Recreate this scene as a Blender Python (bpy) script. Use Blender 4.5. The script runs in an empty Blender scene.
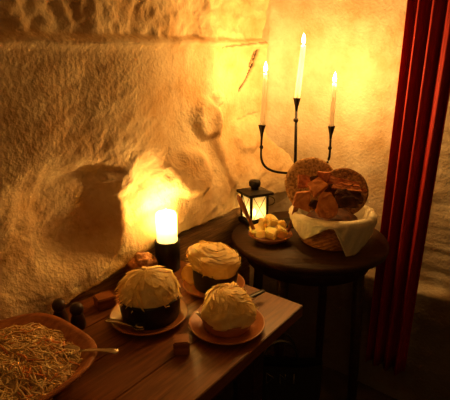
import bpy, bmesh, math, random
from mathutils import Vector, Matrix, Euler, noise
C = bpy.context.scene.collection
PI = math.pi
sin, cos = math.sin, math.cos

# ------------------------------------------------------------------ camera
CAMZ, PITCH, F = 1.32, math.radians(17), 420.0
cp, sp = cos(PITCH), sin(PITCH)
cd = bpy.data.cameras.new('camera'); cd.lens = 36 * F / 450; cd.sensor_width = 36
cam = bpy.data.objects.new('camera', cd); C.objects.link(cam)
cam.location = (0, 0, CAMZ); cam.rotation_euler = (PI / 2 - PITCH, 0, 0)
cd.clip_start = 0.02
bpy.context.scene.camera = cam

def ray(u, v):
    a, b = (u - 225) / F, (v - 200) / F
    return Vector((a, cp - sp * b, -sp - cp * b))
def at_z(u, v, z):                       # where a sight line meets the height z
    d = ray(u, v); t = (z - CAMZ) / d.z
    return Vector((d.x * t, d.y * t, z))
def at_y(u, v, y):                       # where it meets the distance y
    d = ray(u, v); t = y / d.y
    return Vector((d.x * t, y, CAMZ + d.z * t))
W = Vector((.615, .788, 0)).normalized(); ANG = math.atan2(W.y, W.x)          # along the left wall, away from the camera
N = Vector((W.y, -W.x, 0))                        # its normal, into the room
P0 = Vector((-.148, 1.27, 0))
def base_d(s, h):                        # the large bends of the left wall
    d = .008 - .075 * smooth01((h - .86) / .3) * smooth01((s + .25) / .5)
    if s > .26: d -= .12 * (s - .26)
    return d + .15 * max(0, 1 - max(0, SC - s) / .27) ** 2
SC = .725            # corner of the two walls, along the left wall
def smooth01(x): x = max(0, min(1, x)); return x * x * (3 - 2 * x)
def wl(u, v):                            # left wall coordinates (along, height)
    d = ray(u, v); off = 0
    for _ in range(6):
        t = (P0.dot(N) + off) / d.dot(N); p = d * t
        s, h = (p - P0).dot(W), CAMZ + p.z; off = base_d(s, h)
    return s, h
def wp(s, d, z=0):
    q = P0 + W * s + N * d; return Vector((q.x, q.y, z))

# ------------------------------------------------------------------ materials
def new_mat(name):
    m = bpy.data.materials.new(name); m.use_nodes = True
    nt = m.node_tree; b = nt.nodes['Principled BSDF']
    return m, nt, b
def nd(nt, t, **kw):
    n = nt.nodes.new(t)
    for k, v in kw.items(): setattr(n, k, v)
    return n
def mat(name, c1, c2=None, scale=20, rough=.6, bump=0, bscale=None, stretch=(1, 1, 1), detail=5, metallic=0, sss=0, srad=(.02, .012, .004), spec=.4, lo=.35, hi=.65):
    m, nt, b = new_mat(name)
    tc = nd(nt, 'ShaderNodeTexCoord'); mp = nd(nt, 'ShaderNodeMapping'); mp.inputs['Scale'].default_value = stretch
    nt.links.new(tc.outputs['Object'], mp.inputs[0])
    nz = nd(nt, 'ShaderNodeTexNoise'); nz.inputs['Scale'].default_value = scale; nz.inputs['Detail'].default_value = detail
    nt.links.new(mp.outputs[0], nz.inputs['Vector'])
    r = nd(nt, 'ShaderNodeValToRGB'); e = r.color_ramp.elements
    e[0].position, e[1].position = lo, hi
    e[0].color = (*c1, 1); e[1].color = (*(c2 or c1), 1)
    nt.links.new(nz.outputs['Fac'], r.inputs[0]); nt.links.new(r.outputs[0], b.inputs['Base Color'])
    b.inputs['Roughness'].default_value = rough; b.inputs['Metallic'].default_value = metallic
    b.inputs['Specular IOR Level'].default_value = spec
    if sss:
        b.inputs['Subsurface Weight'].default_value = sss; b.inputs['Subsurface Radius'].default_value = srad
        b.inputs['Subsurface Scale'].default_value = 1.0
    if bump:
        n2 = nd(nt, 'ShaderNodeTexNoise'); n2.inputs['Scale'].default_value = bscale or scale * 2; n2.inputs['Detail'].default_value = 6
        nt.links.new(mp.outputs[0], n2.inputs['Vector'])
        bp = nd(nt, 'ShaderNodeBump'); bp.inputs['Strength'].default_value = 1; bp.inputs['Distance'].default_value = bump
        nt.links.new(n2.outputs['Fac'], bp.inputs['Height']); nt.links.new(bp.outputs[0], b.inputs['Normal'])
    return m
def wall_mat(c1, c2):
    m, nt, b = new_mat('limewashed_plaster')
    tc = nd(nt, 'ShaderNodeTexCoord')
    n1 = nd(nt, 'ShaderNodeTexNoise'); n1.inputs['Scale'].default_value = 7; n1.inputs['Detail'].default_value = 8; n1.inputs['Roughness'].default_value = .65
    nt.links.new(tc.outputs['Object'], n1.inputs['Vector'])
    r = nd(nt, 'ShaderNodeValToRGB'); e = r.color_ramp.elements
    e[0].position, e[1].position = .3, .62
    e[0].color = (*c1, 1); e[1].color = (*c2, 1)
    nt.links.new(n1.outputs['Fac'], r.inputs[0])
    at = nd(nt, 'ShaderNodeAttribute'); at.attribute_name = 'crack_and_dark'
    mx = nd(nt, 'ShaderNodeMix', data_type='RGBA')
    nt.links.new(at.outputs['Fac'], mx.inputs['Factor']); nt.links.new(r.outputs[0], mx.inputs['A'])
    mx.inputs['B'].default_value = (.05, .025, .012, 1)  # dark tone of the cracks and of the lower right wall
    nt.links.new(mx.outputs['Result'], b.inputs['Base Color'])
    b.inputs['Roughness'].default_value = .9; b.inputs['Specular IOR Level'].default_value = .15
    n2 = nd(nt, 'ShaderNodeTexNoise'); n2.inputs['Scale'].default_value = 95; n2.inputs['Detail'].default_value = 5
    nt.links.new(tc.outputs['Object'], n2.inputs['Vector'])
    bp = nd(nt, 'ShaderNodeBump'); bp.inputs['Distance'].default_value = .0045; bp.inputs['Strength'].default_value = 1
    nt.links.new(n2.outputs['Fac'], bp.inputs['Height']); nt.links.new(bp.outputs[0], b.inputs['Normal'])
    return m
def flame_mat():
    m = bpy.data.materials.new('flame'); m.use_nodes = True; nt = m.node_tree; nt.nodes.clear()
    o = nd(nt, 'ShaderNodeOutputMaterial'); a = nd(nt, 'ShaderNodeAddShader')
    t = nd(nt, 'ShaderNodeBsdfTransparent'); e = nd(nt, 'ShaderNodeEmission')
    tc = nd(nt, 'ShaderNodeTexCoord'); nz = nd(nt, 'ShaderNodeTexNoise'); nz.inputs['Scale'].default_value = 30
    r = nd(nt, 'ShaderNodeValToRGB'); r.color_ramp.elements[0].color = (1, .66, .25, 1); r.color_ramp.elements[1].color = (1, .74, .33, 1)
    nt.links.new(tc.outputs['Object'], nz.inputs['Vector']); nt.links.new(nz.outputs['Fac'], r.inputs[0]); nt.links.new(r.outputs[0], e.inputs[0])
    e.inputs[1].default_value = 10
    nt.links.new(t.outputs[0], a.inputs[0]); nt.links.new(e.outputs[0], a.inputs[1]); nt.links.new(a.outputs[0], o.inputs[0])
    return m
def thin_mat(name, col, kinds):          # translucent sheets: (transparent, translucent, diffuse) shares
    m = bpy.data.materials.new(name); m.use_nodes = True; nt = m.node_tree; nt.nodes.clear()
    o = nd(nt, 'ShaderNodeOutputMaterial')
    tc = nd(nt, 'ShaderNodeTexCoord'); nz = nd(nt, 'ShaderNodeTexNoise'); nz.inputs['Scale'].default_value = 25
    r = nd(nt, 'ShaderNodeValToRGB'); r.color_ramp.elements[0].color = (*[c * .97 for c in col], 1); r.color_ramp.elements[1].color = (*col, 1)
    nt.links.new(tc.outputs['Object'], nz.inputs['Vector']); nt.links.new(nz.outputs['Fac'], r.inputs[0])
    sh = [nd(nt, 'ShaderNodeBsdfTransparent'), nd(nt, 'ShaderNodeBsdfTranslucent'), nd(nt, 'ShaderNodeBsdfDiffuse')]
    for s in sh: nt.links.new(r.outputs[0], s.inputs[0])
    a, b_, c = kinds
    m1 = nd(nt, 'ShaderNodeMixShader'); m1.inputs[0].default_value = b_ / max(a + b_, 1e-6)
    nt.links.new(sh[0].outputs[0], m1.inputs[1]); nt.links.new(sh[1].outputs[0], m1.inputs[2])
    m2 = nd(nt, 'ShaderNodeMixShader'); m2.inputs[0].default_value = c / (a + b_ + c)
    nt.links.new(m1.outputs[0], m2.inputs[1]); nt.links.new(sh[2].outputs[0], m2.inputs[2]); nt.links.new(m2.outputs[0], o.inputs[0])
    return m
M = {}
M['wall'] = wall_mat((.56, .34, .14), (.82, .68, .44)); M['wall_pale'] = wall_mat((.46, .34, .20), (.64, .58, .47))
M['floor'] = mat('stone_floor', (.03, .024, .018), (.07, .05, .034), 8, .8, .004)
M['board'] = mat('old_board_wood', (.10, .045, .018), (.34, .18, .07), 14, .55, .003, stretch=(1, 8, 14), lo=.3, hi=.7)
M['oak'] = mat('oiled_table_wood', (.12, .040, .013), (.26, .095, .028), 9, .34, .0008, stretch=(1.2, 14, 14), lo=.3, hi=.7)
M['dark_oak'] = mat('dark_stained_wood', (.022, .009, .004), (.055, .02, .008), 10, .5, .001, stretch=(1, 9, 9), lo=.3, hi=.7)
M['platter'] = mat('carved_wood', (.26, .085, .025), (.42, .16, .05), 7, .45, .0015, stretch=(2, 10, 10))
M['spreader'] = mat('spreader_wood', (.16, .055, .02), (.3, .11, .035), 20, .5, .0005, stretch=(6, 6, 1))
M['block'] = mat('block_wood', (.2, .065, .02), (.36, .13, .04), 18, .45, .0008, stretch=(1, 6, 6))
M['shaker'] = mat('dark_shaker_wood', (.03, .015, .008), (.07, .03, .014), 22, .4)
M['iron'] = mat('blackened_iron', (.012, .010, .009), (.03, .024, .02), 40, .42, .0008, metallic=.6)
M['blackpot'] = mat('black_glazed_ceramic', (.010, .009, .009), (.02, .017, .015), 30, .35, .0005)
M['clay'] = mat('terracotta', (.33, .115, .035), (.47, .185, .06), 14, .35, .0006)
M['cream'] = mat('cream_shavings', (.93, .68, .23), (.98, .80, .38), 34, .6, .002, 70, sss=.12, srad=(.02, .012, .004))
M['butter'] = mat('butter', (.9, .68, .2), (.96, .82, .36), 30, .5, .0015, sss=.5, srad=(.015, .009, .003))
M['cabbage'] = mat('shredded_cabbage', (.50, .30, .10), (.80, .60, .29), 50, .55, sss=.2, srad=(.006, .004, .002))
M['carrot'] = mat('carrot_shreds', (.55, .17, .03), (.7, .26, .05), 40, .5)
M['wax'] = mat('candle_wax', (.93, .86, .66), (.95, .9, .74), 10, .45, sss=1, srad=(.035, .02, .008))
M['pillar_wax'] = thin_mat('pillar_wax', (.98, .94, .78), (0, .75, .25))
M['taper_wax'] = thin_mat('taper_wax', (.995, .99, .96), (0, .72, .28))
M['wick'] = mat('wick', (.01, .008, .006), (.03, .02, .015), 60, .9)
M['flame'] = flame_mat()
M['frost'] = thin_mat('lantern_glass', (.98, .93, .75), (.45, .45, .10))
M['steel'] = mat('cutlery_steel', (.62, .56, .45), (.72, .66, .55), 12, .25, metallic=1)
M['wicker'] = mat('wicker', (.36, .14, .035), (.6, .28, .09), 60, .55, .0015)
M['linen'] = mat('cream_linen', (.72, .68, .5), (.82, .78, .6), 240, .85, .0008, 300)
M['bread'] = mat('rye_bread', (.26, .07, .018), (.48, .16, .04), 55, .8, .003, 110)
M['bread_light'] = mat('bread_crumb', (.42, .14, .036), (.62, .25, .075), 45, .8, .003, 90)
M['crust'] = mat('dark_crust', (.05, .016, .007), (.13, .045, .016), 40, .7, .003, 80)
M['crisp'] = mat('crispbread', (.22, .10, .028), (.62, .36, .13), 120, .85, .005, 150)
M['crisp_dark'] = mat('dark_crispbread', (.13, .05, .015), (.36, .17, .055), 120, .85, .005, 150)
M['roll'] = mat('roll_crust', (.26, .09, .028), (.52, .24, .09), 30, .7, .004, 60)
M['lemon'] = mat('lemon_flesh', (.75, .55, .18), (.9, .75, .35), 40, .35, sss=.3)
M['peel'] = mat('lemon_peel', (.8, .58, .1), (.9, .7, .16), 60, .4, .0006)
M['bag'] = mat('dark_bag', (.010, .009, .006), (.018, .016, .010), 12, .6, .004)
M['print'] = mat('pale_print', (.16, .15, .09), (.24, .22, .13), 40, .6)
M['curtain'] = mat('red_cloth', (.27, .006, .006), (.40, .013, .010), 160, .75, .0006, stretch=(1, 1, .15))

# ------------------------------------------------------------------ mesh tools
def tag(o, label=None, cat=None, group=None, kind=None):
    for k, v in (('label', label), ('category', cat), ('group', group), ('kind', kind)):
        if v: o[k] = v
    return o
def thing(name, label, cat, loc, rz=0, group=None):
    o = bpy.data.objects.new(name, None); C.objects.link(o); o.empty_display_size = .03
    o.location = loc; o.rotation_euler = (0, 0, rz)
    return tag(o, label, cat, group)
def wmat(o):
    m = Matrix.LocRotScale(o.location, o.rotation_euler, None)
    return wmat(o.parent) @ m if o.parent else m
class MB:                                 # a bag of geometry in world coordinates
    def __init__(s): s.v = []; s.f = []; s.sm = []
    def add(s, vs, fs, smooth=True):
        k = len(s.v); s.v += [Vector(v) for v in vs]; s.f += [tuple(i + k for i in f) for f in fs]; s.sm += [smooth] * len(fs); return s
    def bm(s, b, mtx=None, smooth=False):
        b.verts.index_update()
        s.add([(mtx @ v.co if mtx else v.co.copy()) for v in b.verts], [[v.index for v in f.verts] for f in b.faces], smooth); b.free(); return s
    def box(s, size, mtx, bev=.002, seg=2):
        b = bmesh.new(); bmesh.ops.create_cube(b, size=1)
        bmesh.ops.scale(b, vec=Vector(size), verts=b.verts)
        if bev: bmesh.ops.bevel(b, geom=b.edges[:], offset=bev, segments=seg, affect='EDGES')
        return s.bm(b, mtx)
    def lathe(s, prof, loc, seg=40, rx=1, ry=1, rot=None, fn=None):
        mtx = Matrix.Translation(loc) @ (rot.to_matrix().to_4x4() if rot else Matrix())
        vs, fs = [], []; n = len(prof)
        for i in range(seg):
            a = 2 * PI * i / seg
            for j, (r, z) in enumerate(prof):
                k = fn(a, j) if fn else 1
                vs.append(mtx @ Vector((r * rx * cos(a) * k, r * ry * sin(a) * k, z)))
        for i in range(seg):
            for j in range(n - 1):
                a, b = i * n + j, ((i + 1) % seg) * n + j
                fs.append((a, b, b + 1, a + 1))
        s.add(vs, fs)
        if prof[0][0] > 1e-5: s.add([vs[i * n] for i in range(seg)], [tuple(reversed(range(seg)))])
        if prof[-1][0] > 1e-5: s.add([vs[i * n + n - 1] for i in range(seg)], [tuple(range(seg))])
        return s
    def tube(s, pts, rad, seg=10, flat=1.0, up=Vector((0, 0, 1)), caps=True):
        pts = [Vector(p) for p in pts]; n = len(pts)
        rad = rad if isinstance(rad, (list, tuple)) else [rad] * n
        vs, fs = [], []
        for i, p in enumerate(pts):
            t = (pts[min(i + 1, n - 1)] - pts[max(i - 1, 0)]).normalized()
            u = up if abs(t.dot(up)) < .95 else Vector((1, 0, 0))
            x = t.cross(u).normalized(); y = x.cross(t).normalized()
            for k in range(seg):
                a = 2 * PI * k / seg
                vs.append(p + x * cos(a) * rad[i] + y * sin(a) * rad[i] * flat)
        for i in range(n - 1):
            for k in range(seg):
                a = i * seg + k; b = i * seg + (k + 1) % seg
                fs.append((a, b, b + seg, a + seg))
        if caps: fs += [tuple(reversed(range(seg))), tuple(range((n - 1) * seg, n * seg))]
        return s.add(vs, fs)
    def build(s, name, material, parent=None, origin=None, rz=0, smooth=None):
        me = bpy.data.meshes.new(name); o = bpy.data.objects.new(name, me); C.objects.link(o)
        if parent: o.parent = parent; inv = wmat(parent).inverted()
        else:
            if origin is None:
                lo = [min(v[i] for v in s.v) for i in range(3)]; hi = [max(v[i] for v in s.v) for i in range(3)]
                origin = ((lo[0] + hi[0]) / 2, (lo[1] + hi[1]) / 2, lo[2])
            o.location = origin; o.rotation_euler = (0, 0, rz); inv = wmat(o).inverted()
        me.from_pydata([inv @ v for v in s.v], [], s.f); me.update()
        b = bmesh.new(); b.from_mesh(me); bmesh.ops.recalc_face_normals(b, faces=b.faces); b.to_mesh(me); b.free()
        me.polygons.foreach_set('use_smooth', s.sm if smooth is None else [smooth] * len(s.sm))
        me.materials.append(M[material])
        return o
def T(loc, e=(0, 0, 0)): return Matrix.Translation(loc) @ Euler(e).to_matrix().to_4x4()
def smooth01(x): x = max(0, min(1, x)); return x * x * (3 - 2 * x)
def bez(a, b, c, d, n=12):
    a, b, c, d = map(Vector, (a, b, c, d)); out = []
    for i in range(n + 1):
        t = i / n; out.append(a * (1 - t) ** 3 + b * 3 * t * (1 - t) ** 2 + c * 3 * t * t * (1 - t) + d * t ** 3)
    return out
def nz(p, k): return noise.noise(Vector(p) * k)

# ------------------------------------------------------------------ the setting
TZ = .746            # long table top
RZ = .770            # round table top
lumps = []           # (s, h, a, b, amount, sharpness, tilt)
def lump(u, v, ru, rv, amt, sharp=.6, tilt=0):
    s, h = wl(u, v); a = abs(wl(u + ru, v)[0] - wl(u - ru, v)[0]) / 2; b = abs(wl(u, v + rv)[1] - wl(u, v - rv)[1]) / 2
    lumps.append((s, h, a, b, amt, sharp, tilt))
lump(207, 119, 18, 25, .024, .45)
lump(218, 99, 8, 9, .022, .6)
lump(245, 133, 17, 23, .019, .45)
lump(188, 174, 27, 28, .034, .45)
lump(146, 202, 30, 50, -.020, .6)
lump(110, 182, 16, 12, .020, .9)
hs, hz_ = wl(88, 214); hl = hs - wl(-20, 214)[0]; hr = wl(128, 214)[0] - hs; ht = wl(88, 154)[1] - hz_; hb = .30
def hollow(s, h):                        # a hollow with a crisp upper and right rim, running out to the left and below
    x, y = s - hs, h - hz_
    w1 = .26 * nz((s, h, 4), 7) + .10 * nz((s, h, 9), 22)
    X = x / (hr if x > 0 else hl); Y = y / (ht if y > 0 else hb)
    r = math.hypot(X, Y) + w1
    th = math.atan2(Y, X); k = smooth01((math.sin(th + .40) + .75) / 1.2)      # 1 = crisp rim
    sh = .95 - .45 * k
    return -.048 * smooth01((h - .80) / .12) * (1 - smooth01((r - (1.08 - sh)) / sh))
cracks = []
def crack_and_dark(pts, w, k=1.0):
    q = [wl(*p) for p in pts]; cracks.append((q, w, k))
crack_and_dark([(257, 50), (252, 66), (246, 80), (240, 91)], .006)
crack_and_dark([(254, 52), (249, 66)], .004)
crack_and_dark([(224, 47), (250, 44), (274, 41), (291, 37)], .0035, .65)
crack_and_dark([(284, 36), (297, 33)], .006, .7)
crack_and_dark([(236, 120), (258, 112)], .003, .35)
def crackness(s, h):
    best = 0
    for q, w, k in cracks:
        for (a0, b0), (a1, b1) in zip(q, q[1:]):
            if not (min(a0, a1) - .03 < s < max(a0, a1) + .03 and min(b0, b1) - .03 < h < max(b0, b1) + .03): continue
            dx, dy = a1 - a0, b1 - b0; L = dx * dx + dy * dy
            t = max(0, min(1, ((s - a0) * dx + (h - b0) * dy) / L))
            dd = math.hypot(s - a0 - t * dx, h - b0 - t * dy) + .003 * nz((s, h, 3), 60)
            best = max(best, k * (1 - smooth01((dd - w * .5) / (w * .8))))
    return best
def crease(s): return 1.385 + .045 * smooth01((s + .65) / 1.2) + .008 * nz((s, 0, 7), 6)
def low_edge(s):
    t = s
    if t > -.08: return .822
    return max(.750, .822 + (t + .08) * .19)
def left_d(s, h):
    p = (s, h, 1.3)
    d = base_d(s, h) - .034 * smooth01((-.22 - s) / .15) * smooth01((1.06 - h) / .2) * smooth01((h - .80) / .1)
    for (a, b, ra, rb, amt, sharp, tilt) in lumps:
        x = (s - a) / ra + .22 * nz((s, h, a), 9) + .10 * nz((s, h, a), 24); y = (h - b) / rb + .22 * nz((s, h, b + 5), 9) + .10 * nz((s, h, b + 5), 24)
        r = math.hypot(x, y)
        if r < 1.3: d += amt * (1 - smooth01((r - (1 - sharp)) / sharp))
    d += hollow(s, h)
    c = crease(s)
    up = smooth01((h - c) / .012)
    d += .008 * nz(p, 4) + .005 * nz(p, 11)
    # diagonal trowel strokes, grains
    q = (s * .8 + h * .5, h * 1.4 - s * .7, 2)
    gr = .34 + .80 * smooth01((1.04 - h) / .12) + .35 * smooth01((nz(p, 3) + .05) / .3)      # some patches are rougher
    d += gr * (.0030 * nz((q[0] * 12, q[1] * 34, 0), 1) + .0022 * nz(p, 38) + .0016 * nz(p, 85))
    br = math.exp(-((s - hs - .11) / .11) ** 2 - ((h - hz_ - .04) / .10) ** 2)           # broken stone inside the hollow
    d += br * (.012 * nz(p, 16) + .008 * abs(nz(p, 31)) + .004 * nz(p, 60))
    if up > 0:
        d += up * (-.020 + .017 * nz(p, 6.5) + .012 * abs(nz(p, 17)) + .007 * nz(p, 30) + .004 * nz(p, 60))
        if h > c: d += .75 * (h - c) ** 2
    d += (1 - up) * .012 * math.exp(-((h - c + .012) / .010) ** 2)
    lo = low_edge(s)
    k = smooth01((lo + .006 * nz((s, 1, 1), 22) - h) / .012)
    if k: d = d * (1 - k) + k * -.05
    cr = crackness(s, h)
    return d - .010 * cr, cr
def arange(a, b, st):
    n = max(1, round((b - a) / st)); return [a + (b - a) * i / n for i in range(n)]
def grid(name, ss, hh, fn, pos, rz, m='wall'):
    vs, cr = [], []
    for s in ss:
        for h in hh:
            d, c = fn(s, h); vs.append(pos(s, d, h)); cr.append(c)
    n = len(hh); fs = []
    for i in range(len(ss) - 1):
        for j in range(n - 1):
            a = i * n + j; fs.append((a, a + n, a + n + 1, a + 1))
    mb = MB().add(vs, fs)
    o = mb.build(name, m, origin=(pos(ss[0], 0, 0)), rz=rz)
    at = o.data.attributes.new('crack_and_dark', 'FLOAT', 'POINT'); at.data.foreach_set('value', cr)
    return tag(o, kind='structure')
ss = arange(-1.7, -.75, .05) + arange(-.75, -.2, .0055) + arange(-.2, .84, .0075) + [.84]
hh = arange(0, .66, .06) + arange(.66, 1.72, .0055) + arange(1.72, 2.3, .05) + [2.3]
grid('wall_left', ss, hh, left_d, wp, ANG)
E = N
CO = P0 + W * SC
def rp(q, d, z=0):
    p = CO + E * q - W * d; return Vector((p.x, p.y, z))
def right_d(q, h):
    p = (q, h, 9.1)
    d = .010 * nz(p, 4) + .005 * nz(p, 11) + .0012 * nz(p, 38) + .0007 * nz(p, 85)
    d += .13 * max(0, 1 - max(0, q + .05) / .27) ** 2
    d += .006 * nz((q * 6, h * 40, 0), 1) * smooth01((q - .45) / .15)
    d += .045 * smooth01((.530 + .012 * nz((q, 0, 2), 9) - h) / .02)
    if h > 1.62: d += .25 * (h - 1.62) ** 2
    return d, .72 * smooth01((.515 + .012 * nz((q, 0, 2), 9) + .006 * nz((q, h, 5), 40) - h) / .015)  # no cracks here: the wall is mixed darker below the ledge
qq = arange(-.25, .95, .008) + arange(.95, 2.0, .06) + [2.0]
h2 = arange(0, .5, .03) + arange(.5, 1.75, .008) + arange(1.75, 2.3, .05) + [2.3]
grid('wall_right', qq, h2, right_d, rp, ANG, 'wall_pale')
def slab(name, z0, z1, m):
    x0, x1, y0, y1 = -2.3, 2.3, -1.4, 2.3
    mb = MB().box((x1 - x0, y1 - y0, z1 - z0), T(((x0 + x1) / 2, (y0 + y1) / 2, (z0 + z1) / 2)), 0)
    return tag(mb.build(name, m), kind='structure')
slab('floor', -.06, 0, 'floor'); slab('ceiling', 2.3, 2.36, 'wall')
RW = Euler((0, 0, ANG)).to_matrix().to_4x4()
def wbox(s0, s1, d0, d1, z0, z1, bev=.003, mb=None):
    mb = mb or MB()
    c = wp((s0 + s1) / 2, (d0 + d1) / 2, (z0 + z1) / 2)
    return mb.box((s1 - s0, d1 - d0, z1 - z0), Matrix.Translation(c) @ RW, bev)
mb = MB()
for i, (z0, z1) in enumerate(((.40, .538), (.542, .680), (.684, .82))): wbox(-1.5, .42, -.03, -.006, z0, z1, .003, mb)
tag(mb.build('trim_1', 'board', origin=wp(-.5, -.02, .40), rz=ANG), kind='structure')

# ------------------------------------------------------------------ long table
tb = thing('dining_table', 'long brown wooden table against the left wall with its bare corner showing', 'table', wp(-.6, .24, 0), ANG)
TS0, TS1, TD0, TD1 = -1.25, -.035, .0, .470
mb = MB(); n = 4
for i in range(n):
    a = TD0 + (TD1 - TD0) * i / n; b = TD0 + (TD1 - TD0) * (i + 1) / n
    wbox(TS0, TS1, a + .0004, b - .0004, TZ - .032, TZ, .0015, mb)
mb.build('tabletop', 'oak', tb)
mb = MB()
for d in (.05, .40): wbox(TS0 + .1, TS1 - .1, d, d + .02, TZ - .11, TZ - .032, .002, mb)
for s in (TS0 + .1, TS1 - .12): wbox(s, s + .02, .05, .42, TZ - .11, TZ - .032, .002, mb)
mb.build('apron', 'dark_oak', tb)
for s in (TS0 + .1, TS1 - .15):
    for d in (.05, .37): wbox(s, s + .05, d, d + .05, 0, TZ - .033, .004).build('leg', 'dark_oak', tb)

# ------------------------------------------------------------------ round side table
RC = Vector((.2925, 1.379, 0)); RR = .270
rt = thing('side_table', 'small dark round wooden table in the corner carrying the lantern and bread basket', 'table', RC)
MB().lathe([(0, RZ - .026), (RR - .008, RZ - .026), (RR - .001, RZ - .021), (RR, RZ - .008), (RR - .005, RZ), (0, RZ)], RC, 72).build('tabletop', 'dark_oak', rt)
MB().lathe([(.20, RZ - .085), (.215, RZ - .085), (.215, RZ - .026), (.20, RZ - .026)], RC, 56).build('apron', 'dark_oak', rt)
for k in range(4):
    a = PI / 4 + k * PI / 2 + .2
    d = Vector((cos(a), sin(a), 0)); p0 = RC + d * .185; p1 = RC + d * .215
    MB().tube([p1 + Vector((0, 0, .0)), (p0 + p1) / 2 + Vector((0, 0, .4)), p0 + Vector((0, 0, RZ - .03))], [.014, .018, .02], 12).build('leg', 'dark_oak', rt)

# ------------------------------------------------------------------ candles
LIGHT = (1.0, .475, .105)
def flame_light(p, w, parent, r=.008):
    l = bpy.data.lights.new('flame_light', 'POINT'); l.energy = w; l.color = LIGHT; l.shadow_soft_size = r
    o = bpy.data.objects.new('flame_light', l); C.objects.link(o); o.location = p; return o
def make_flame(p, h, r, parent, part):
    prof = [(0, 0)] + [(r * max(0.0, math.sin(PI * t ** .62)) ** .9 + 1e-4, h * t) for t in [i / 12 for i in range(1, 12)]] + [(0, h)]
    f = MB().lathe(prof, p, 14).build('flame', 'flame', part); return f
def taper(label, base, top, r, power, group='taper candles in the iron candelabrum'):
    base, top = Vector(base), Vector(top)
    t = thing('taper_candle', label, 'candle', base, 0, group)
    ax = (top - base)
    prof = [0, .01, .3, .6, .9, .985, 1]; rr = [r, r, r * .97, r * .93, r * .9, r * .84, r * .5]
    MB().tube([base + ax * k for k in prof], rr, 20).build('wax', 'taper_wax', t)
    w = MB().tube([top - Vector((0, 0, .003)), top + Vector((0, 0, .005)), top + Vector((.001, 0, .010))], .0009, 6).build('wick', 'wick', t)
    make_flame(top + Vector((0, 0, .003)), .034, .0058, t, w)
    flame_light(top + Vector((0, 0, .017)), power, t)
    return t
CY = 1.50
cupL = at_y(262, 125, CY); cupC = at_y(297, 98, CY); cupR = at_y(331.5, 126, CY)
topL = at_y(265.5, 73, CY); topC = at_y(303.5, 45, CY); topR = at_y(334.5, 83, CY)
sx = at_y(297, 130, CY).x
cb = thing('candelabrum', 'black wrought iron candelabrum with three upright arms behind the basket', 'candelabrum', (sx, CY, RZ))
MB().lathe([(0, 0), (.052, 0), (.054, .004), (.046, .009), (.016, .014), (.008, .03), (0, .03)], (sx, CY, RZ), 32).build('base', 'iron', cb)
MB().tube([(sx, CY, RZ + .02), (sx + .001, CY, .95), (cupC.x, CY, cupC.z - .045)], [.0065, .006, .005], 12).build('stem', 'iron', cb)
MB().tube([(cupC.x - .0005, CY, cupC.z - .082), (cupC.x, CY, cupC.z - .076), (cupC.x, CY, cupC.z - .07)], [.008, .0095, .008], 14).build('collar', 'iron', cb)
zb = at_y(285, 174, CY).z
for nm, c in (('l', cupL), ('r', cupR)):
    dx = sx - c.x; sg = 1 if dx > 0 else -1
    pts = [Vector((c.x, CY, c.z - .045)), Vector((c.x - .001 * sg, CY, zb + .085))] + bez((c.x - .001 * sg, CY, zb + .075), (c.x, CY, zb + .02), (c.x + .035 * sg, CY, zb + .002), (sx, CY, zb + .003), 14)
    MB().tube(pts, [.004] * 3 + [.0045] * (len(pts) - 3), 10).build('arm', 'iron', cb)
    MB().tube([(c.x, CY, c.z - .085), (c.x, CY, c.z - .08), (c.x, CY, c.z - .073)], [.0055, .0075, .0055], 12).build('collar', 'iron', cb)
for c in (cupL, cupC, cupR):
    MB().lathe([(0, -.05), (.0035, -.05), (.006, -.03), (.0125, -.004), (.0135, 0), (.0125, .0005), (.0105, -.006), (0, -.014)], c, 22).build('candle_cup', 'iron', cb)
PW = .62
taper('short pale taper candle on the left arm of the candelabrum', cupL + Vector((0, 0, -.010)), topL, .0082, PW * .62)
taper('tall taper candle in the middle, highest flame of the candelabrum', cupC + Vector((0, 0, -.010)), topC, .0100, PW * .9)
taper('pale taper candle on the right arm beside the red curtain', cupR + Vector((0, 0, -.010)), topR, .0085, PW * 1.3)

hx = at_z(166, 267, TZ); hp = Vector((hx.x, hx.y, TZ))
dd = (hp - P0).dot(N); hp += N * max(0, .043 - dd); hp.z = TZ
ztop = at_y(166, 211, hp.y).z; zmid = at_y(166, 240, hp.y).z
PR = .031
tag(MB().lathe([(0, 0), (.036, 0), (.0375, .002), (.0375, zmid - TZ - .001), (.0365, zmid - TZ), (0, zmid - TZ - .004)], hp, 40).build('candle_holder', 'blackpot', origin=hp),
    'black cylindrical holder under the thick white candle', 'candle holder')
pc = thing('pillar_candle', 'thick white glowing pillar candle in front of the hollow in the wall', 'candle', (hp.x, hp.y, zmid - .003))
H = ztop - zmid
rim = lambda a, j: 1
prof = [(0, 0), (PR - .001, 0), (PR, .002), (PR, H * .5), (PR, H - .006), (PR - .0035, H), (PR - .007, H - .005), (PR - .0085, H - .02), (PR - .011, H * .42), (.012, H * .36), (0, H * .35)]
MB().lathe(prof, (hp.x, hp.y, zmid - .003), 40).build('wax', 'pillar_wax', pc)
wt = Vector((hp.x, hp.y, zmid - .003 + H * .36))
wk = MB().tube([wt - Vector((0, 0, .003)), wt + Vector((.001, 0, .012))], .0012, 6).build('wick', 'wick', pc)
make_flame(wt + Vector((0, 0, .006)), H * .64 + .004, .0075, pc, wk)
flame_light(Vector((hp.x, hp.y, ztop + .002)), PW * .55, pc, .009)

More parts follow.
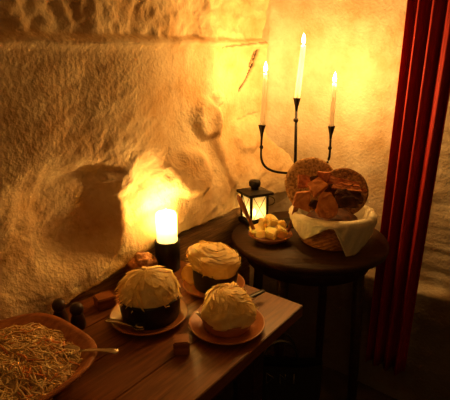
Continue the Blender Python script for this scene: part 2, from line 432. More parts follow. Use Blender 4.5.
# ------------------------------------------------------------------ lantern
lp = at_z(254, 223, RZ); lp.z = RZ
LY = math.radians(27)
ln = thing('lantern', 'small black metal lantern with crossed bars over pale glowing panes', 'lantern', lp, LY)
LM = Matrix.Translation(lp) @ Euler((0, 0, LY)).to_matrix().to_4x4()
LW, LH = .078, .138
def lbox(size, loc, bev=.0015, mb=None): return (mb or MB()).box(size, LM @ Matrix.Translation(loc), bev)
lbox((LW + .010, LW + .010, .016), (0, 0, .012)).build('base', 'iron', ln)
for a in (-1, 1):
    for b in (-1, 1):
        lbox((.014, .014, .005), (a * (LW / 2 - .004), b * (LW / 2 - .004), .0022), .001).build('foot', 'iron', ln)
        lbox((.009, .009, LH - .04), (a * (LW / 2 - .005), b * (LW / 2 - .005), .02 + (LH - .04) / 2)).build('post', 'iron', ln)
mb = MB(); z0 = LH - .02
b = bmesh.new(); bmesh.ops.create_cube(b, size=1)
for v in b.verts:
    k = (LW + .022) if v.co.z < 0 else (LW - .030)
    v.co = Vector((v.co.x * k, v.co.y * k, z0 + .008 if v.co.z < 0 else z0 + .017))
mb.bm(b, LM)
lbox((LW + .026, LW + .026, .010), (0, 0, z0 + .004), .0015, mb); mb.build('roof', 'iron', ln)
MB().lathe([(0, z0 + .015), (.014, z0 + .015), (.014, z0 + .024), (.021, z0 + .029), (.0225, z0 + .041), (.019, z0 + .049), (0, z0 + .052)], lp, 26).build('knob', 'iron', ln)
for k in range(4):
    R = LM @ Euler((0, 0, k * PI / 2)).to_matrix().to_4x4()
    y = -(LW / 2 - .005); zc = .02 + (LH - .04) / 2; hw = LW / 2 - .010; hz = (LH - .04) / 2
    pn = MB().box((2 * hw, .0012, 2 * hz), R @ Matrix.Translation((0, y, zc)), 0).build('pane', 'frost', ln)
    for sg in (-1, 1):
        MB().tube([R @ Vector((-hw, y - .0035, zc - sg * hz)), R @ Vector((hw, y - .0035, zc + sg * hz))], .0012, 6).build('cross_bar', 'iron', pn)
    for zz in (.024, LH - .022):
        MB().box((LW - .018, .007, .006), R @ Matrix.Translation((0, y, zz)), .001).build('rail', 'iron', ln)
hc = LM @ Vector((LW / 2 + .002, 0, .085))
rg = [hc + Vector((.021 * (1 - cos(a)), .004, .017 * sin(a) - .004)) for a in [2 * PI * i / 22 for i in range(23)]]
MB().tube(rg, .0018, 8).build('ring_handle', 'iron', ln)
tl = thing('tea_light', 'small glowing tea light inside the black lantern', 'candle', lp + Vector((0, 0, .020)))
MB().lathe([(0, 0), (.018, 0), (.019, .014), (.0175, .014), (.017, .011), (0, .011)], lp + Vector((0, 0, .0205)), 24).build('cup', 'wax', tl)
w = MB().tube([lp + Vector((0, 0, .030)), lp + Vector((0, 0, .040))], .001, 6).build('wick', 'wick', tl)
make_flame(lp + Vector((0, 0, .036)), .022, .0045, tl, w)
flame_light(lp + Vector((0, 0, .050)), .017, tl, .006)

# ------------------------------------------------------------------ bread basket
BC = Vector((.358, 1.330, RZ)); BH, BR0, BR1 = .099, .098, .128
bk = thing('bread_basket', 'round brown wicker basket lined with a cream napkin', 'basket', BC)
vs, fs = [], []; ns, nr = 120, 26
for side in (0, 1):
    for j in range(nr + 1):
        t = j / nr; z = .006 + (BH - .006) * t; r = BR0 + (BR1 - BR0) * t ** .8 - side * .007
        for i in range(ns):
            a = 2 * PI * i / ns
            wv = .0036 * sin(a * 26) * (1 if (j // 2) % 2 else -1) if side == 0 else 0
            vs.append(BC + Vector(((r + wv) * cos(a), (r + wv) * sin(a), z)))
o2 = (nr + 1) * ns
for j in range(nr):
    for i in range(ns):
        i2 = (i + 1) % ns
        fs.append((j * ns + i, j * ns + i2, (j + 1) * ns + i2, (j + 1) * ns + i))
        fs.append((o2 + j * ns + i, o2 + (j + 1) * ns + i, o2 + (j + 1) * ns + i2, o2 + j * ns + i2))
for i in range(ns):
    i2 = (i + 1) % ns; fs.append((nr * ns + i, nr * ns + i2, o2 + nr * ns + i2, o2 + nr * ns + i)); fs.append((i, o2 + i, o2 + i2, i2))
MB().add(vs, fs).build('woven_side', 'wicker', bk)
MB().lathe([(0, .001), (BR0 - .004, .001), (BR0 + .001, .004), (BR0 - .004, .010), (0, .010)], BC, 48).build('bottom', 'wicker', bk)
for s in (0, 1):
    pts = [BC + Vector(((BR1 - .003 + .003 * cos(a * 14 + PI * s)) * cos(a), (BR1 - .003 + .003 * cos(a * 14 + PI * s)) * sin(a), BH + .002 + .0025 * sin(a * 14 + PI * s))) for a in [2 * PI * i / 160 for i in range(161)]]
    MB().tube(pts, .0036, 6, caps=False).build('rim_strand', 'wicker', bk)
# napkin: lies inside, comes over the rim and hangs outside
vs, fs = [], []; na, nj = 144, 40
def drape(a):        # hanging length by direction; -90 degrees faces the camera
    d = math.degrees(a) % 360
    def pk(c, w, h): x = abs((d - c + 180) % 360 - 180); return h * max(0, 1 - x / w)
    def tri(c, l, r, h): x = (d - c + 180) % 360 - 180; return h * max(0, 1 - (-x / l if x < 0 else x / r))
    return .008 + tri(281, 22, 66, .112) + tri(218, 42, 34, .060) + pk(30, 50, .03) + pk(140, 40, .02)
for i in range(na):
    a = 2 * PI * i / na; L = drape(a)
    ip = [(.02, .020), (.07, .019), (BR0 - .016, .026), (BR1 - .017, BH - .02), (BR1 - .010, BH + .006)]
    op = [(BR1 - .002, BH + .0135), (BR1 + .007, BH + .010), (BR1 + .011, BH + .002)]
    path = ip + op
    for j in range(1, 13):
        t = j / 12 * L
        path.append((BR1 + .011 - t * .17 + .006 * (t / .1), BH + .002 - t * .97))
    for j, (r, z) in enumerate(path):
        wv = .003 * sin(a * 13 + j * .2) * (1 if j > 7 else .4) * min(1, j / 5) + .002 * nz((cos(a), sin(a), j * .1), 5)
        if j > 7: wv = abs(wv) + .001
        vs.append(BC + Vector(((r + wv) * cos(a), (r + wv) * sin(a), z)))
np_ = len(path)
for i in range(na):
    for j in range(np_ - 1):
        i2 = (i + 1) % na; fs.append((i * np_ + j, i2 * np_ + j, i2 * np_ + j + 1, i * np_ + j + 1))
fs.append(tuple(i * np_ for i in range(na)))
nk = MB().add(vs, fs).build('napkin', 'linen', origin=BC + Vector((0, 0, .02)))
md = nk.modifiers.new('thick', 'SOLIDIFY'); md.thickness = .0014; md.offset = 1
tag(nk, 'cream cloth napkin lining the bread basket, one corner hanging down in front', 'napkin')

def prism(outline, th, mtx, mb=None, rough=.0, bev=.0015, sub=0):
    b = bmesh.new(); k = len(outline)
    f = b.faces.new([b.verts.new((x, -th / 2, z)) for x, z in outline])
    r = bmesh.ops.extrude_face_region(b, geom=[f])
    bmesh.ops.translate(b, vec=(0, th, 0), verts=[g for g in r['geom'] if isinstance(g, bmesh.types.BMVert)])
    if bev: bmesh.ops.bevel(b, geom=b.edges[:], offset=bev, segments=2, affect='EDGES')
    if rough:
        bmesh.ops.triangulate(b, faces=b.faces[:]); bmesh.ops.subdivide_edges(b, edges=b.edges[:], cuts=2, use_grid_fill=True)
        for v in b.verts: v.co += Vector((nz(v.co, 60), nz(v.co + Vector((3, 3, 3)), 60), nz(v.co + Vector((7, 1, 2)), 60))) * rough
    return (mb or MB()).bm(b, mtx)
def disc(r, k=36, wob=.03, seed=0):
    return [(r * cos(a) * (1 + wob * nz((cos(a), sin(a), seed), 2)), r * sin(a) * (1 + wob * nz((cos(a), sin(a), seed), 2))) for a in [2 * PI * i / k for i in range(k)]]
def crispbread(label, c, r, e, seed, m_='crisp'):
    mb = MB(); m = T(c, e); vs, fs = [], []
    nr_, na_ = 14, 56
    for side in (-1, 1):
        for j in range(nr_ + 1):
            for i in range(na_):
                a = 2 * PI * i / na_; rr = r * j / nr_ * (1 + .03 * nz((cos(a), sin(a), seed), 2))
                x, z = rr * cos(a), rr * sin(a)
                y = side * (.0042 if j < nr_ else .0015) + .0016 * nz((x, z, seed + side), 70) + .004 * nz((x, z, seed), 10)
                vs.append(m @ Vector((x, y, z)))
    h = (nr_ + 1) * na_
    for side in (0, 1):
        for j in range(nr_):
            for i in range(na_):
                i2 = (i + 1) % na_; a, b_ = side * h + j * na_, side * h + (j + 1) * na_
                fs.append((a + i, a + i2, b_ + i2, b_ + i))
    for i in range(na_):
        i2 = (i + 1) % na_; fs.append((nr_ * na_ + i, nr_ * na_ + i2, h + nr_ * na_ + i2, h + nr_ * na_ + i))
    return tag(mb.add(vs, fs).build('crispbread', m_), label, 'crispbread', 'round crispbreads at the back of the basket')
crispbread('large round brown crispbread standing at the left back of the basket', at_y(311, 184, 1.418), .093, (math.radians(-13), 0, math.radians(6)), 1)
crispbread('smaller darker round crispbread standing behind the right of the bread heap', at_y(343, 192, 1.385), .083, (math.radians(-10), math.radians(10), math.radians(-24)), 2, 'crisp_dark')

half = [(-.034, 0)] + [(.034 * cos(a), .05 * sin(a)) for a in [PI - PI * i / 12 for i in range(1, 12)]] + [(.034, 0)]
wedge = [(-.03, -.02), (.032, -.012), (.022, .026), (-.018, .03)]
tri = [(-.034, -.02), (.036, -.016), (.02, .03)]
stick = [(-.042, -.009), (.044, -.006), (.042, .009), (-.038, .011)]
egg = [(-.016, .034), (.004, .036), (.020, .020), (.030, .0), (.027, -.020), (.012, -.032), (-.010, -.031), (-.024, -.018), (-.022, .008)]
bg = 'pieces of bread heaped in the basket'
def bread(name, label, out, th, u, v, y, e, m, rough=.0034, k=1.0):
    c = at_y(u, v, y); e = tuple(math.radians(x) for x in e)
    o = prism([(x * k, z * k) for x, z in out], th, T(c, e), rough=rough, bev=.002).build(name, m)
    return tag(o, label, 'bread', bg)
bread('bread_slice', 'pale rounded bread slice facing forward above the middle of the napkin', egg, .012, 326, 206, 1.232, (-28, 10, -8), 'bread_light', k=1.26)
bread('bread_slice', 'pale upright bread slice at the left edge of the bread heap', wedge, .013, 304, 201, 1.256, (-18, -82, 12), 'bread_light', k=1.1)
bread('bread_slice', 'tilted bread slice with a pale cut edge in the middle of the heap', wedge, .022, 318, 188, 1.268, (-42, -32, 10), 'bread_light')
bread('bread_slice', 'small brown bread slice at the upper left of the heap', wedge, .012, 304, 183, 1.300, (-30, 5, 18), 'bread', k=.9)
bread('bread_slice', 'pointed reddish bread piece sticking up at the top of the heap', tri, .014, 323, 180, 1.320, (-12, -72, -8), 'bread', k=.95)
bread('bread_slice', 'dark bread piece lying across the top left of the heap', stick, .022, 313, 180, 1.335, (-20, -14, 0), 'crust', k=1.05)
bread('bread_stick', 'topmost of the three bread sticks pointing right', stick, .014, 343, 183, 1.315, (-40, 10, -6), 'bread', k=1.2)
bread('bread_stick', 'middle one of the three bread sticks pointing right', stick, .014, 346, 189, 1.287, (-45, 8, -2), 'bread', k=1.12)
bread('bread_stick', 'lowest darker one of the three bread sticks pointing right', stick, .014, 349, 196, 1.270, (-40, 18, 4), 'crust', k=1.12)
bread('dark_bread_slice', 'nearly black bread slice at the right front of the basket', half, .014, 346, 208, 1.245, (-34, 4, 14), 'crust', k=1.2)
bread('dark_bread_slice', 'dark bread slice leaning behind the front right slice', half, .014, 352, 203, 1.285, (-24, 12, 20), 'crust', k=1.2)
bread('dark_bread_slice', 'dark bread slice in shadow behind the pale rounded slice', half, .014, 334, 203, 1.275, (-20, -6, 0), 'crust', k=1.2)
bread('dark_bread_slice', 'small dark bread crust low between the two pale slices', half, .012, 313, 209, 1.245, (-24, 40, 0), 'crust', k=.62)
shard = [(-.05, -.010), (-.01, -.016), (.045, -.004), (.052, .006), (.0, .012), (-.04, .008)]
bread('bread_shard', 'long jagged bread shard slanting up to the left over the heap', shard, .012, 331, 179, 1.330, (-25, 24, -12), 'bread', k=.95)
bread('bread_shard', 'jagged bread shard reaching furthest right over the basket rim', shard, .012, 355, 190, 1.335, (-30, 8, 10), 'bread', k=.85)
bread('bread_shard', 'dark jagged bread shard poking up between the middle slice and the sticks', shard, .012, 331, 189, 1.292, (-35, 38, 6), 'crust', k=.8)
random.seed(4)
loaf = MB(); b = bmesh.new(); bmesh.ops.create_icosphere(b, subdivisions=4, radius=1)
for v in b.verts:
    v.co *= 1 + .09 * nz(v.co, 2.2)
    v.co = Vector((v.co.x * .088, v.co.y * .07, v.co.z * .042))
loaf.bm(b, T(BC + Vector((.004, .02, .064))), True)
tag(loaf.build('bread_loaf', 'crust'), 'dark flat loaf at the bottom of the basket under the pieces', 'bread')

# ------------------------------------------------------------------ butter bowl
UC = at_z(270, 240.5, RZ); UC.z = RZ
tag(MB().lathe([(0, 0), (.036, 0), (.040, .003), (.062, .014), (.074, .026), (.0735, .029), (.070, .028), (.056, .017), (.03, .011), (0, .010)], UC, 48).build('butter_bowl', 'platter'),
    'shallow round wooden bowl of butter in front of the lantern', 'bowl')
def chunk(label, dx, dy, dz, k, seed, e):
    b = bmesh.new(); bmesh.ops.create_cube(b, size=1); bmesh.ops.bevel(b, geom=b.edges[:], offset=.12, segments=2, affect='EDGES')
    bmesh.ops.subdivide_edges(b, edges=b.edges[:], cuts=1, use_grid_fill=True)
    random.seed(seed); sc = Vector((random.uniform(.8, 1.2), random.uniform(.8, 1.2), random.uniform(.65, .95))) * k
    for v in b.verts:
        v.co += Vector((nz(v.co + Vector((seed, 0, 0)), 1.7), nz(v.co + Vector((0, seed, 0)), 1.7), nz(v.co + Vector((0, 0, seed)), 1.7))) * .14
        v.co = Vector((v.co.x * sc.x, v.co.y * sc.y, v.co.z * sc.z))
    o = MB().bm(b, T(UC + Vector((dx, dy, dz)), e)).build('butter_chunk', 'butter')
    return tag(o, label, 'butter', 'butter chunks in the wooden bowl')
chunk('topmost butter chunk on the heap in the wooden bowl', 0.0022, 0.0065, 0.0674, 0.0375, 1, (.3, .2, .5))
chunk('butter chunk at the far left of the heap by the left spreader', -0.0475, 0.0043, 0.0361, 0.0350, 2, (.4, -.2, .2))
chunk('butter chunk at the near left front of the wooden bowl', -0.0324, -0.0259, 0.0327, 0.0300, 3, (-.3, .3, .9))
chunk('large butter chunk at the front middle of the heap', 0.0000, -0.0281, 0.0383, 0.0400, 4, (.5, .1, -.4))
chunk('butter chunk at the front right of the heap by the right spreader', 0.0324, -0.0173, 0.0383, 0.0350, 5, (.2, .5, .3))
chunk('butter chunk at the back right of the heap below the basket', 0.0346, 0.0151, 0.0495, 0.0350, 6, (-.3, -.4, .1))
chunk('butter chunk at the back left of the heap towards the lantern', -0.0216, 0.0173, 0.0562, 0.0350, 7, (.1, .4, .8))
chunk('butter chunk at the back of the heap hidden behind the topmost one', 0.0065, 0.0367, 0.0383, 0.0375, 8, (.2, .1, .2))
chunk('butter chunk under the topmost one in the middle of the heap', 0.0022, 0.0000, 0.0316, 0.0425, 9, (0, .1, .4))
def spreader(label, a, b_, wd):
    a, b_ = Vector(a), Vector(b_); ks = [0, .08, .3, .5, .62, .8, .96, 1]; wr = [.3, .8, 1, .8, .62, .66, .6, .2]
    o = MB().tube([a + (b_ - a) * k for k in ks], [w * wd for w in wr], 12, flat=.42, up=Vector((0, 1, .2))).build('butter_spreader', 'spreader')
    return tag(o, label, 'spreader', 'wooden spreaders in the butter bowl')
spreader('wooden butter spreader leaning left in front of the lantern', at_y(237.5, 195, UC.y - .005), at_y(255, 232, UC.y - .005), .0095)
spreader('wooden butter spreader leaning right against the bread basket', at_y(299.5, 198, UC.y - .035), at_y(288, 232, UC.y - .012), .0090)

# ------------------------------------------------------------------ curtain
q0 = .540; pts = []
vs, fs = [], []; nu, nv = 150, 30; ztop_, zbot = 2.28, .20
for j in range(nv + 1):
    t = j / nv; z = ztop_ + (zbot - ztop_) * t
    wdt = .168 - .025 * t
    for i in range(nu + 1):
        x = i / nu
        q = q0 + (x - .5) * wdt + .004 * sin(t * 5)
        d = .140 + (.018 + .005 * t) * cos(x * 2 * PI * 3.6 + .5 + .25 * sin(t * 4)) + .005 * cos(x * 2 * PI * 8 + 2 * t)
        vs.append(rp(q, d, z))
for j in range(nv):
    for i in range(nu):
        a = j * (nu + 1) + i; fs.append((a, a + 1, a + nu + 2, a + nu + 1))
cu = MB().add(vs, fs).build('curtain', 'curtain', origin=rp(q0, .14, zbot))
md = cu.modifiers.new('thick', 'SOLIDIFY'); md.thickness = .002
tag(cu, 'long narrow pleated red curtain hanging at the right wall', 'curtain')
rod = MB().tube([rp(q0 - .16, .140, 2.285), rp(q0 + .2, .140, 2.285)], .009, 12).build('curtain_rod', 'iron')
tag(rod, 'dark rod the red curtain hangs from', 'curtain rod')

# ------------------------------------------------------------------ dishes
def plate(label, u, v, r):
    c = at_z(u, v, TZ + .012); c.z = TZ
    o = MB().lathe([(0, 0), (r * .58, 0), (r * .62, .003), (r * .80, .006), (r * .97, .014), (r, .017), (r * .985, .0185), (r * .95, .0175), (r * .80, .0105), (r * .66, .0068), (0, .006)], c, 64).build('saucer', 'clay', origin=c)
    tag(o, label, 'plate', 'terracotta saucers under the dessert bowls'); return c
def pot(label, c, r, h, m='blackpot', name='dessert_bowl', flare=1.0):
    o = MB().lathe([(0, 0), (r * .88, 0), (r * .94, .004), (r * .985, h * .45), (r, h * .9), (r, h), (r * .95, h), (r * .93, h * .85), (r * .86, .012), (0, .010)], c, 56).build(name, m, origin=c)
    return tag(o, label, 'bowl', 'dessert bowls on the saucers')
def heap(label, c, rx, ry, h, seed, lean=(0, 0), flat=0, spike=0, n=48, ang=0.0, tilt=0.0, bumpy=1.0, sweep=((.3, .6), (-.3, .5))):
    """a mound of thin creamy shavings: a ridged core with loose curled flakes"""
    rnd = random.Random(seed); mb = MB(); vs, fs = [], []; na, nj = 110, 44
    def surf(a, t):
        k = math.sin(t * PI / 2) if not flat else min(1, (math.sin(min(t,1) * PI / 2)) * (1 + flat))
        rr = 1 + .13 * nz((cos(a), sin(a), seed), 1.6) + .05 * nz((cos(a) * 2, sin(a) * 2, t * 2 + seed), 2)
        z = max(0.0, math.cos(t * PI / 2)) ** (.9 - .35 * flat) * h
        k *= 1 + .12 * math.sin(t * PI)
        sw = a + ang * (z / h); z *= 1 - tilt * k * cos(sw)
        x = rx * k * rr * cos(sw) + lean[0] * (z / h); y = ry * k * rr * sin(sw) + lean[1] * (z / h)
        return Vector((x, y, z))
    for j in range(nj + 1):
        t = j / nj
        for i in range(na):
            a = 2 * PI * i / na; p = surf(a, t)
            g = .30 * bumpy * rx * (nz(p + Vector((seed, 0, 0)), 13) * .5 + nz((p.x * 20 + p.z * 10 + seed, p.y * 24, p.z * 55 - p.x * 22), 1) * .22)
            g *= min(1, t * 4)
            p += Vector((p.x, p.y, p.z * .8)).normalized() * g if p.length > 1e-5 else Vector()
            vs.append(c + p)
    for j in range(nj):
        for i in range(na):
            i2 = (i + 1) % na; fs.append((j * na + i, (j + 1) * na + i, (j + 1) * na + i2, j * na + i2))
    fs.append(tuple(range(na))); fs.append(tuple(reversed(range(nj * na, (nj + 1) * na))))
    mb.add(vs, fs)
    def core(a, t):
        p = surf(a, t)
        g = .30 * bumpy * rx * (nz(p + Vector((seed, 0, 0)), 13) * .5 + nz((p.x * 20 + p.z * 10 + seed, p.y * 24, p.z * 55 - p.x * 22), 1) * .22)
        return p + Vector((p.x, p.y, p.z * .8)).normalized() * (g * min(1, t * 4))
    for q in range(n):                                       # loose shavings, swept one way round
        a = rnd.uniform(0, 2 * PI); t = rnd.uniform(.15, .80); m = 10
        L = rnd.uniform(*sweep[0]); da = rnd.uniform(*sweep[1]); wd = rnd.uniform(.16, .36); thk = rnd.uniform(.001, .0035); tip = rnd.uniform(0, .004)
        st = []
        for k in range(m + 1):
            f = k / m; tt = t + L * (f - .5); aa = a + da * (f - .5); wf = wd * math.sin(PI * (.06 + .88 * f)) ** .6
            for sd in (-1, 1):
                p = core(aa + sd * wf * .5 * (.5 + .5 * (1 - tt)) / max(.4, tt), max(.03, min(.98, tt + .25 * sd * wf * .5)))
                nn = Vector((p.x, p.y, p.z * .9)).normalized()
                st.append(c + p + nn * (.001 + thk * (.2 + .8 * f) + (.0012 if sd > 0 else 0) + tip * max(0, f - .7) / .3))
        mb.add(st, [(2 * k, 2 * k + 1, 2 * k + 3, 2 * k + 2) for k in range(m)])
    for q in range(spike):                                   # frayed edge
        a = rnd.uniform(2.6, 4.4); p = surf(a, rnd.uniform(.75, .98)); o = Vector((p.x, p.y, 0)).normalized()
        e = p + o * rnd.uniform(.006, .016) + Vector((0, 0, rnd.uniform(-.012, .002)))
        sdv = Vector((-o.y, o.x, 0)) * rnd.uniform(.002, .004)
        mb.add([c + p - o * .006 - sdv, c + p - o * .006 + sdv, c + e + sdv * .3, c + e - sdv * .3], [(0, 1, 2, 3)])
    ob = mb.build('shavings_heap', 'cream', origin=c)
    return tag(ob, label, 'dessert', 'heaps of pale shavings')
S1 = plate('terracotta saucer under the left black bowl', 149, 314, .094)
S2 = plate('terracotta saucer under the rear black bowl', 214, 284, .086)
S3 = plate('terracotta saucer nearest the bare table corner', 227, 323, .089)
pot('black bowl with the tallest pale heap, left of the three', S1 + Vector((.004, .004, .0062)), .072, .060)
pot('black bowl with a flat topped pale heap, beside the lemon slice', S2 + Vector((.004, .004, .0062)), .062, .058)
pot('low terracotta bowl almost covered by its pale heap', S3 + Vector((0, 0, .0062)), .058, .028, 'clay')
heap('tall domed heap of cream shavings in the left black bowl', S1 + Vector((.004, .004, .058)), .070, .069, .069, 3, (-.004, .0), spike=34, sweep=((.35, .75), (-.15, .5)))
heap('flat topped heap of cream shavings in the rear black bowl', S2 + Vector((.004, .004, .056)), .060, .058, .066, 8, (-.012, .006), flat=.24, tilt=.26, spike=10, sweep=((-.12, .12), (.6, 1.3)), bumpy=1.7)
heap('swirled peaked heap of cream shavings nearest the table corner', S3 + Vector((0, 0, .029)), .060, .058, .068, 15, (.002, .008), spike=0, ang=1.1, sweep=((.1, .45), (.5, 1.3)))
def spoon(label, a, b_, wd=.006, bowl=True, bl=.045):
    a, b_ = Vector(a), Vector(b_); d = (b_ - a); L = d.length
    sp_ = thing('spoon', label, 'spoon', (a.x, a.y, min(a.z, b_.z)), 0, 'spoons on the table')
    ks = [0, .03, .15, .45, .8, 1]; wr = [.5, 1, .95, .62, .5, .55]
    MB().tube([a + d * k + Vector((0, 0, .003 * sin(k * PI))) for k in ks], [w * wd for w in wr], 12, flat=.3).build('handle', 'steel', sp_)
    t = d.normalized(); x = t.cross(Vector((0, 0, 1))).normalized(); vs, fs = [], []
    y = x.cross(t)
    for j in range(9):
        for i in range(18):
            r = j / 8; an = 2 * PI * i / 18
            vs.append(b_ + t * (bl / 2 + bl / 2 * r * cos(an)) + x * (bl * .33 * r * sin(an)) + y * (-.006 * (1 - r * r)))
    for j in range(8):
        for i in range(18): i2 = (i + 1) % 18; fs.append((j * 18 + i, (j + 1) * 18 + i, (j + 1) * 18 + i2, j * 18 + i2))
    o = MB().add(vs, fs).build('spoon_bowl', 'steel', sp_); m = o.modifiers.new('t', 'SOLIDIFY'); m.thickness = .001
    return sp_
spoon('metal spoon with its broad handle end sticking out left of the left saucer', at_z(106, 320, TZ + .022), at_z(133, 326, TZ + .0215), .0075, bl=.030)
spoon('small metal spoon beside the swirled heap on the right saucer', at_z(197, 312, TZ + .036), at_z(206, 325, TZ + .016), .0052, bl=.026)
kn = thing('table_knife', 'small knife with a black handle lying across the saucers', 'knife', at_z(240, 299, TZ + .019))
ka, kb = at_z(264, 290.5, TZ + .0225), at_z(243, 300.5, TZ + .0225); kt = at_z(229, 306.5, TZ + .0225)
MB().tube([ka + (kb - ka) * k for k in (0, .04, .3, .7, .96, 1)], [.004, .007, .0078, .0070, .0066, .005], 12, flat=.5).build('handle', 'blackpot', kn)
MB().tube([kb, kb + (kt - kb) * .3, kb + (kt - kb) * .8, kt], [.0055, .0062, .0055, .001], 10, flat=.14).build('blade', 'steel', kn)
lc = at_y(189.5, 275, S2.y + .012); ln_ = thing('lemon_slice', 'round lemon slice standing against the rear black bowl', 'lemon', (lc.x, lc.y, lc.z - .02))
ml = T(lc, (math.radians(-14), 0, math.radians(-30)))
prism(disc(.0235, 32, 0), .005, ml, bev=.0006).build('flesh', 'lemon', ln_)
ring = [ml @ Vector((.0245 * cos(a), 0, .0245 * sin(a))) for a in [2 * PI * i / 40 for i in range(41)]]
MB().tube(ring, .0027, 8, caps=False, up=Vector((.3, 1, .1))).build('peel', 'peel', ln_)

# bread roll
rc_ = at_z(141, 276, TZ); b = bmesh.new(); bmesh.ops.create_icosphere(b, subdivisions=5, radius=1)
rc_ = rc_ + N * .004; rc_.z = TZ
for v in b.verts:
    p = v.co.copy(); k = 1 + .13 * nz(p, 2.3) + .05 * nz(p, 6) + .02 * nz(p, 14) - .09 * math.exp(-((p.x * .7 + p.z * .6 - .25) / .10) ** 2) * (p.z > -.2)
    v.co = Vector((p.x * .046, p.y * .042, max(p.z, -.82) * .040)) * k
zmin = min(v.co.z for v in b.verts)
tag(MB().bm(b, T(rc_ + Vector((0, 0, -zmin))), True).build('bread_roll', 'roll'), 'knobbly brown bread roll behind the left black bowl, beside the candle holder', 'bread roll')
# blocks
def block(label, u, v, sx_, sy_, sz_, rz):
    c = at_z(u, v, TZ); c.z = TZ + sz_ / 2 + .0003
    o = MB().box((sx_, sy_, sz_), T(c, (0, 0, rz)), .0025).build('wooden_block', 'block', rz=rz)
    return tag(o, label, 'block', 'small wooden blocks')
block('small square wooden block by the wall, left of the bread roll', 105, 306, .045, .040, .030, math.radians(35))
block('small wooden block in front, between the left and right saucers', 181.5, 351, .034, .034, .032, math.radians(8))
def shaker(label, u, v):
    c = wp(u, v, TZ + .0003)
    t = thing('shaker', label, 'shaker', c, 0, 'dark shakers by the wall')
    MB().lathe([(0, 0), (.0165, 0), (.0175, .003), (.0165, .02), (.0125, .034), (.0125, .037), (0, .037)], c, 28).build('body', 'shaker', t)
    MB().lathe([(0, .0372), (.013, .0372), (.0155, .044), (.0155, .052), (.011, .060), (0, .062)], c, 28).build('cap', 'shaker', t)
shaker('dark wooden shaker on the left, nearer the salad platter', -.462, .052)
shaker('dark wooden shaker on the right, nearer the wooden block', -.446, .100)

# platter with salad
PCn = wp(-.692, .156, TZ)
prx, pry = .207, .152
PM = Euler((0, 0, ANG))
def sq(a, n=3.4): return 1 / (abs(cos(a)) ** n + abs(sin(a)) ** n) ** (1 / n)      # rounded rectangle
def sr(x, y, k): return (abs(x / (prx * k)) ** 3.4 + abs(y / (pry * k)) ** 3.4) ** (1 / 3.4)
tag(MB().lathe([(0, 0), (.62, 0), (.66, .004), (.80, .018), (.97, .040), (1.0, .046), (.985, .050), (.93, .048), (.78, .024), (.6, .012), (0, .010)], PCn, 96, prx, pry, PM, lambda a, j: sq(a) * (1 + .012 * nz((cos(a), sin(a), 0), 1.5))).build('serving_platter', 'platter', origin=PCn, rz=ANG),
    'large wooden platter of shredded salad at the left end of the table', 'platter')
def salad_z(x, y):
    r = sr(x, y, .92); return .020 + .050 * max(0.0, 1 - r ** 2.2) ** .8 + .006 * nz((x, y, 0), 28)
pm4 = Matrix.Translation(PCn) @ PM.to_matrix().to_4x4()
rnd = random.Random(11)
def strands(n, seed):
    mb = MB(); rnd = random.Random(seed)
    for q in range(n):
        a = rnd.uniform(0, 2 * PI); r = rnd.random() ** .5 * .97
        k_ = sq(a); x, y = prx * .88 * r * k_ * cos(a), pry * .88 * r * k_ * sin(a)
        hd = rnd.uniform(0, 2 * PI); L = rnd.uniform(.018, .042); cv = rnd.uniform(-1.4, 1.4); w_ = rnd.uniform(.0011, .0026); pts = []
        px_, py_ = x, y; tilt = rnd.uniform(-.3, .55)
        for k in range(6):
            f = k / 5
            zz = salad_z(px_, py_) + .003 + rnd.uniform(0, .002) + max(0, tilt) * .012 * f
            pts.append(pm4 @ Vector((px_, py_, zz))); h_ = hd + cv * f
            px_ += cos(h_) * L / 5; py_ += sin(h_) * L / 5
            rr = sr(px_, py_, .90)
            if rr > 1: px_ /= rr; py_ /= rr
        mb.tube(pts, [w_ * .6, w_, w_, w_, w_ * .9, w_ * .4], 5, flat=.6)
    return mb
sal = thing('shredded_salad', 'mound of pale shredded cabbage salad filling the wooden platter', 'salad', PCn + Vector((0, 0, .011)))
mb = MB(); vs, fs = [], []
for j in range(25):
    for i in range(60):
        a = 2 * PI * i / 60; r = j / 24 * sq(a); x, y = prx * .84 * r * cos(a), pry * .84 * r * sin(a)
        vs.append(pm4 @ Vector((x, y, salad_z(x, y) - .002)))
for j in range(24):
    for i in range(60): i2 = (i + 1) % 60; fs.append((j * 60 + i, (j + 1) * 60 + i, (j + 1) * 60 + i2, j * 60 + i2))
mb.add(vs, fs).build('salad_bed', 'cabbage', sal)
tag(strands(1400, 5).build('cabbage_shreds', 'cabbage', sal), kind='stuff')
tag(strands(170, 6).build('carrot_shreds', 'carrot', sal), kind='stuff')
spoon('serving spoon with its metal handle sticking out right of the salad', at_z(118.5, 351.5, TZ + .055), at_z(80, 350.5, TZ + .050), .0078, bl=.05)

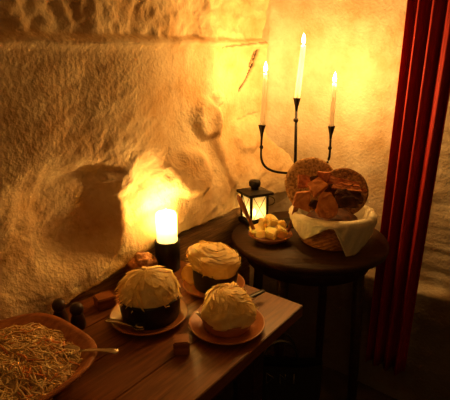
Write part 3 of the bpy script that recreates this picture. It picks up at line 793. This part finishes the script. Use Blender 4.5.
# bag on the floor under the table
bgp = Vector((.155, 1.045, 0)); BGH = .50
bag = thing('carrier_bag', 'dark carrier bag with faint pale print on the floor under the table corner', 'bag', bgp)
vs, fs = [], []; nb, nh = 48, 16
for j in range(nh + 1):
    t = j / nh
    for i in range(nb):
        a = 2 * PI * i / nb; c_, s_ = cos(a), sin(a)
        x = .13 * math.copysign(abs(c_) ** .45, c_); y = .06 * (1 - .65 * t) * math.copysign(abs(s_) ** .45, s_)
        k = .008 * nz((x, y, t), 9) ; vs.append(bgp + Vector((x + k, y + k, BGH * t + .002)))
for j in range(nh):
    for i in range(nb): i2 = (i + 1) % nb; fs.append((j * nb + i, j * nb + i2, (j + 1) * nb + i2, (j + 1) * nb + i))
fs.append(tuple(reversed(range(nb))))
MB().add(vs, fs).build('body', 'bag', bag)
for yy in (-.02, .02):
    MB().tube(bez(bgp + Vector((-.05, yy, .49)), bgp + Vector((-.05, yy, .62)), bgp + Vector((.06, yy, .62)), bgp + Vector((.06, yy, .49)), 16), .006, 8, flat=.4).build('handle', 'bag', bag)
yb = lambda z: bgp.y - .06 * (1 - .65 * (z + .25) / BGH) - .006
for glyph in (((-.09, .20), (-.09, .24)), ((-.07, .20), (-.07, .23), (-.055, .23), (-.055, .20)), ((-.035, .20), (-.035, .235), (-.015, .22), (-.035, .20)), ((.005, .20), (.005, .23), (.02, .215), (.02, .23)), ((.045, .20), (.045, .23))):
    MB().tube([(bgp.x + x, yb(z), z + .25) for x, z in glyph], .0022, 6).build('print_mark', 'print', bag)

# ------------------------------------------------------------------ light, world, view
rl = bpy.data.lights.new('fill_lamp', 'POINT'); rl.energy = .33; rl.color = LIGHT; rl.shadow_soft_size = .12
ro = bpy.data.objects.new('fill_lamp', rl); C.objects.link(ro); ro.location = (-.10, -.50, 1.42)   # unseen fill light added behind the viewer to brighten the heap fronts
w = bpy.data.worlds.new('world'); bpy.context.scene.world = w; w.use_nodes = True
w.node_tree.nodes['Background'].inputs[0].default_value = (1, .5, .18, 1)
w.node_tree.nodes['Background'].inputs[1].default_value = .006
sc = bpy.context.scene
sc.view_settings.view_transform = 'Standard'; sc.view_settings.look = 'None'; sc.view_settings.gamma = 1
sc.view_settings.exposure = 2.65; sc.view_settings.use_curve_mapping = False
sc.cycles.use_denoising = True
sc.cycles.max_bounces = 10; sc.cycles.diffuse_bounces = 7; sc.cycles.transparent_max_bounces = 12
sc.cycles.caustics_reflective = False; sc.cycles.caustics_refractive = False
sc.cycles.sample_clamp_indirect = 4
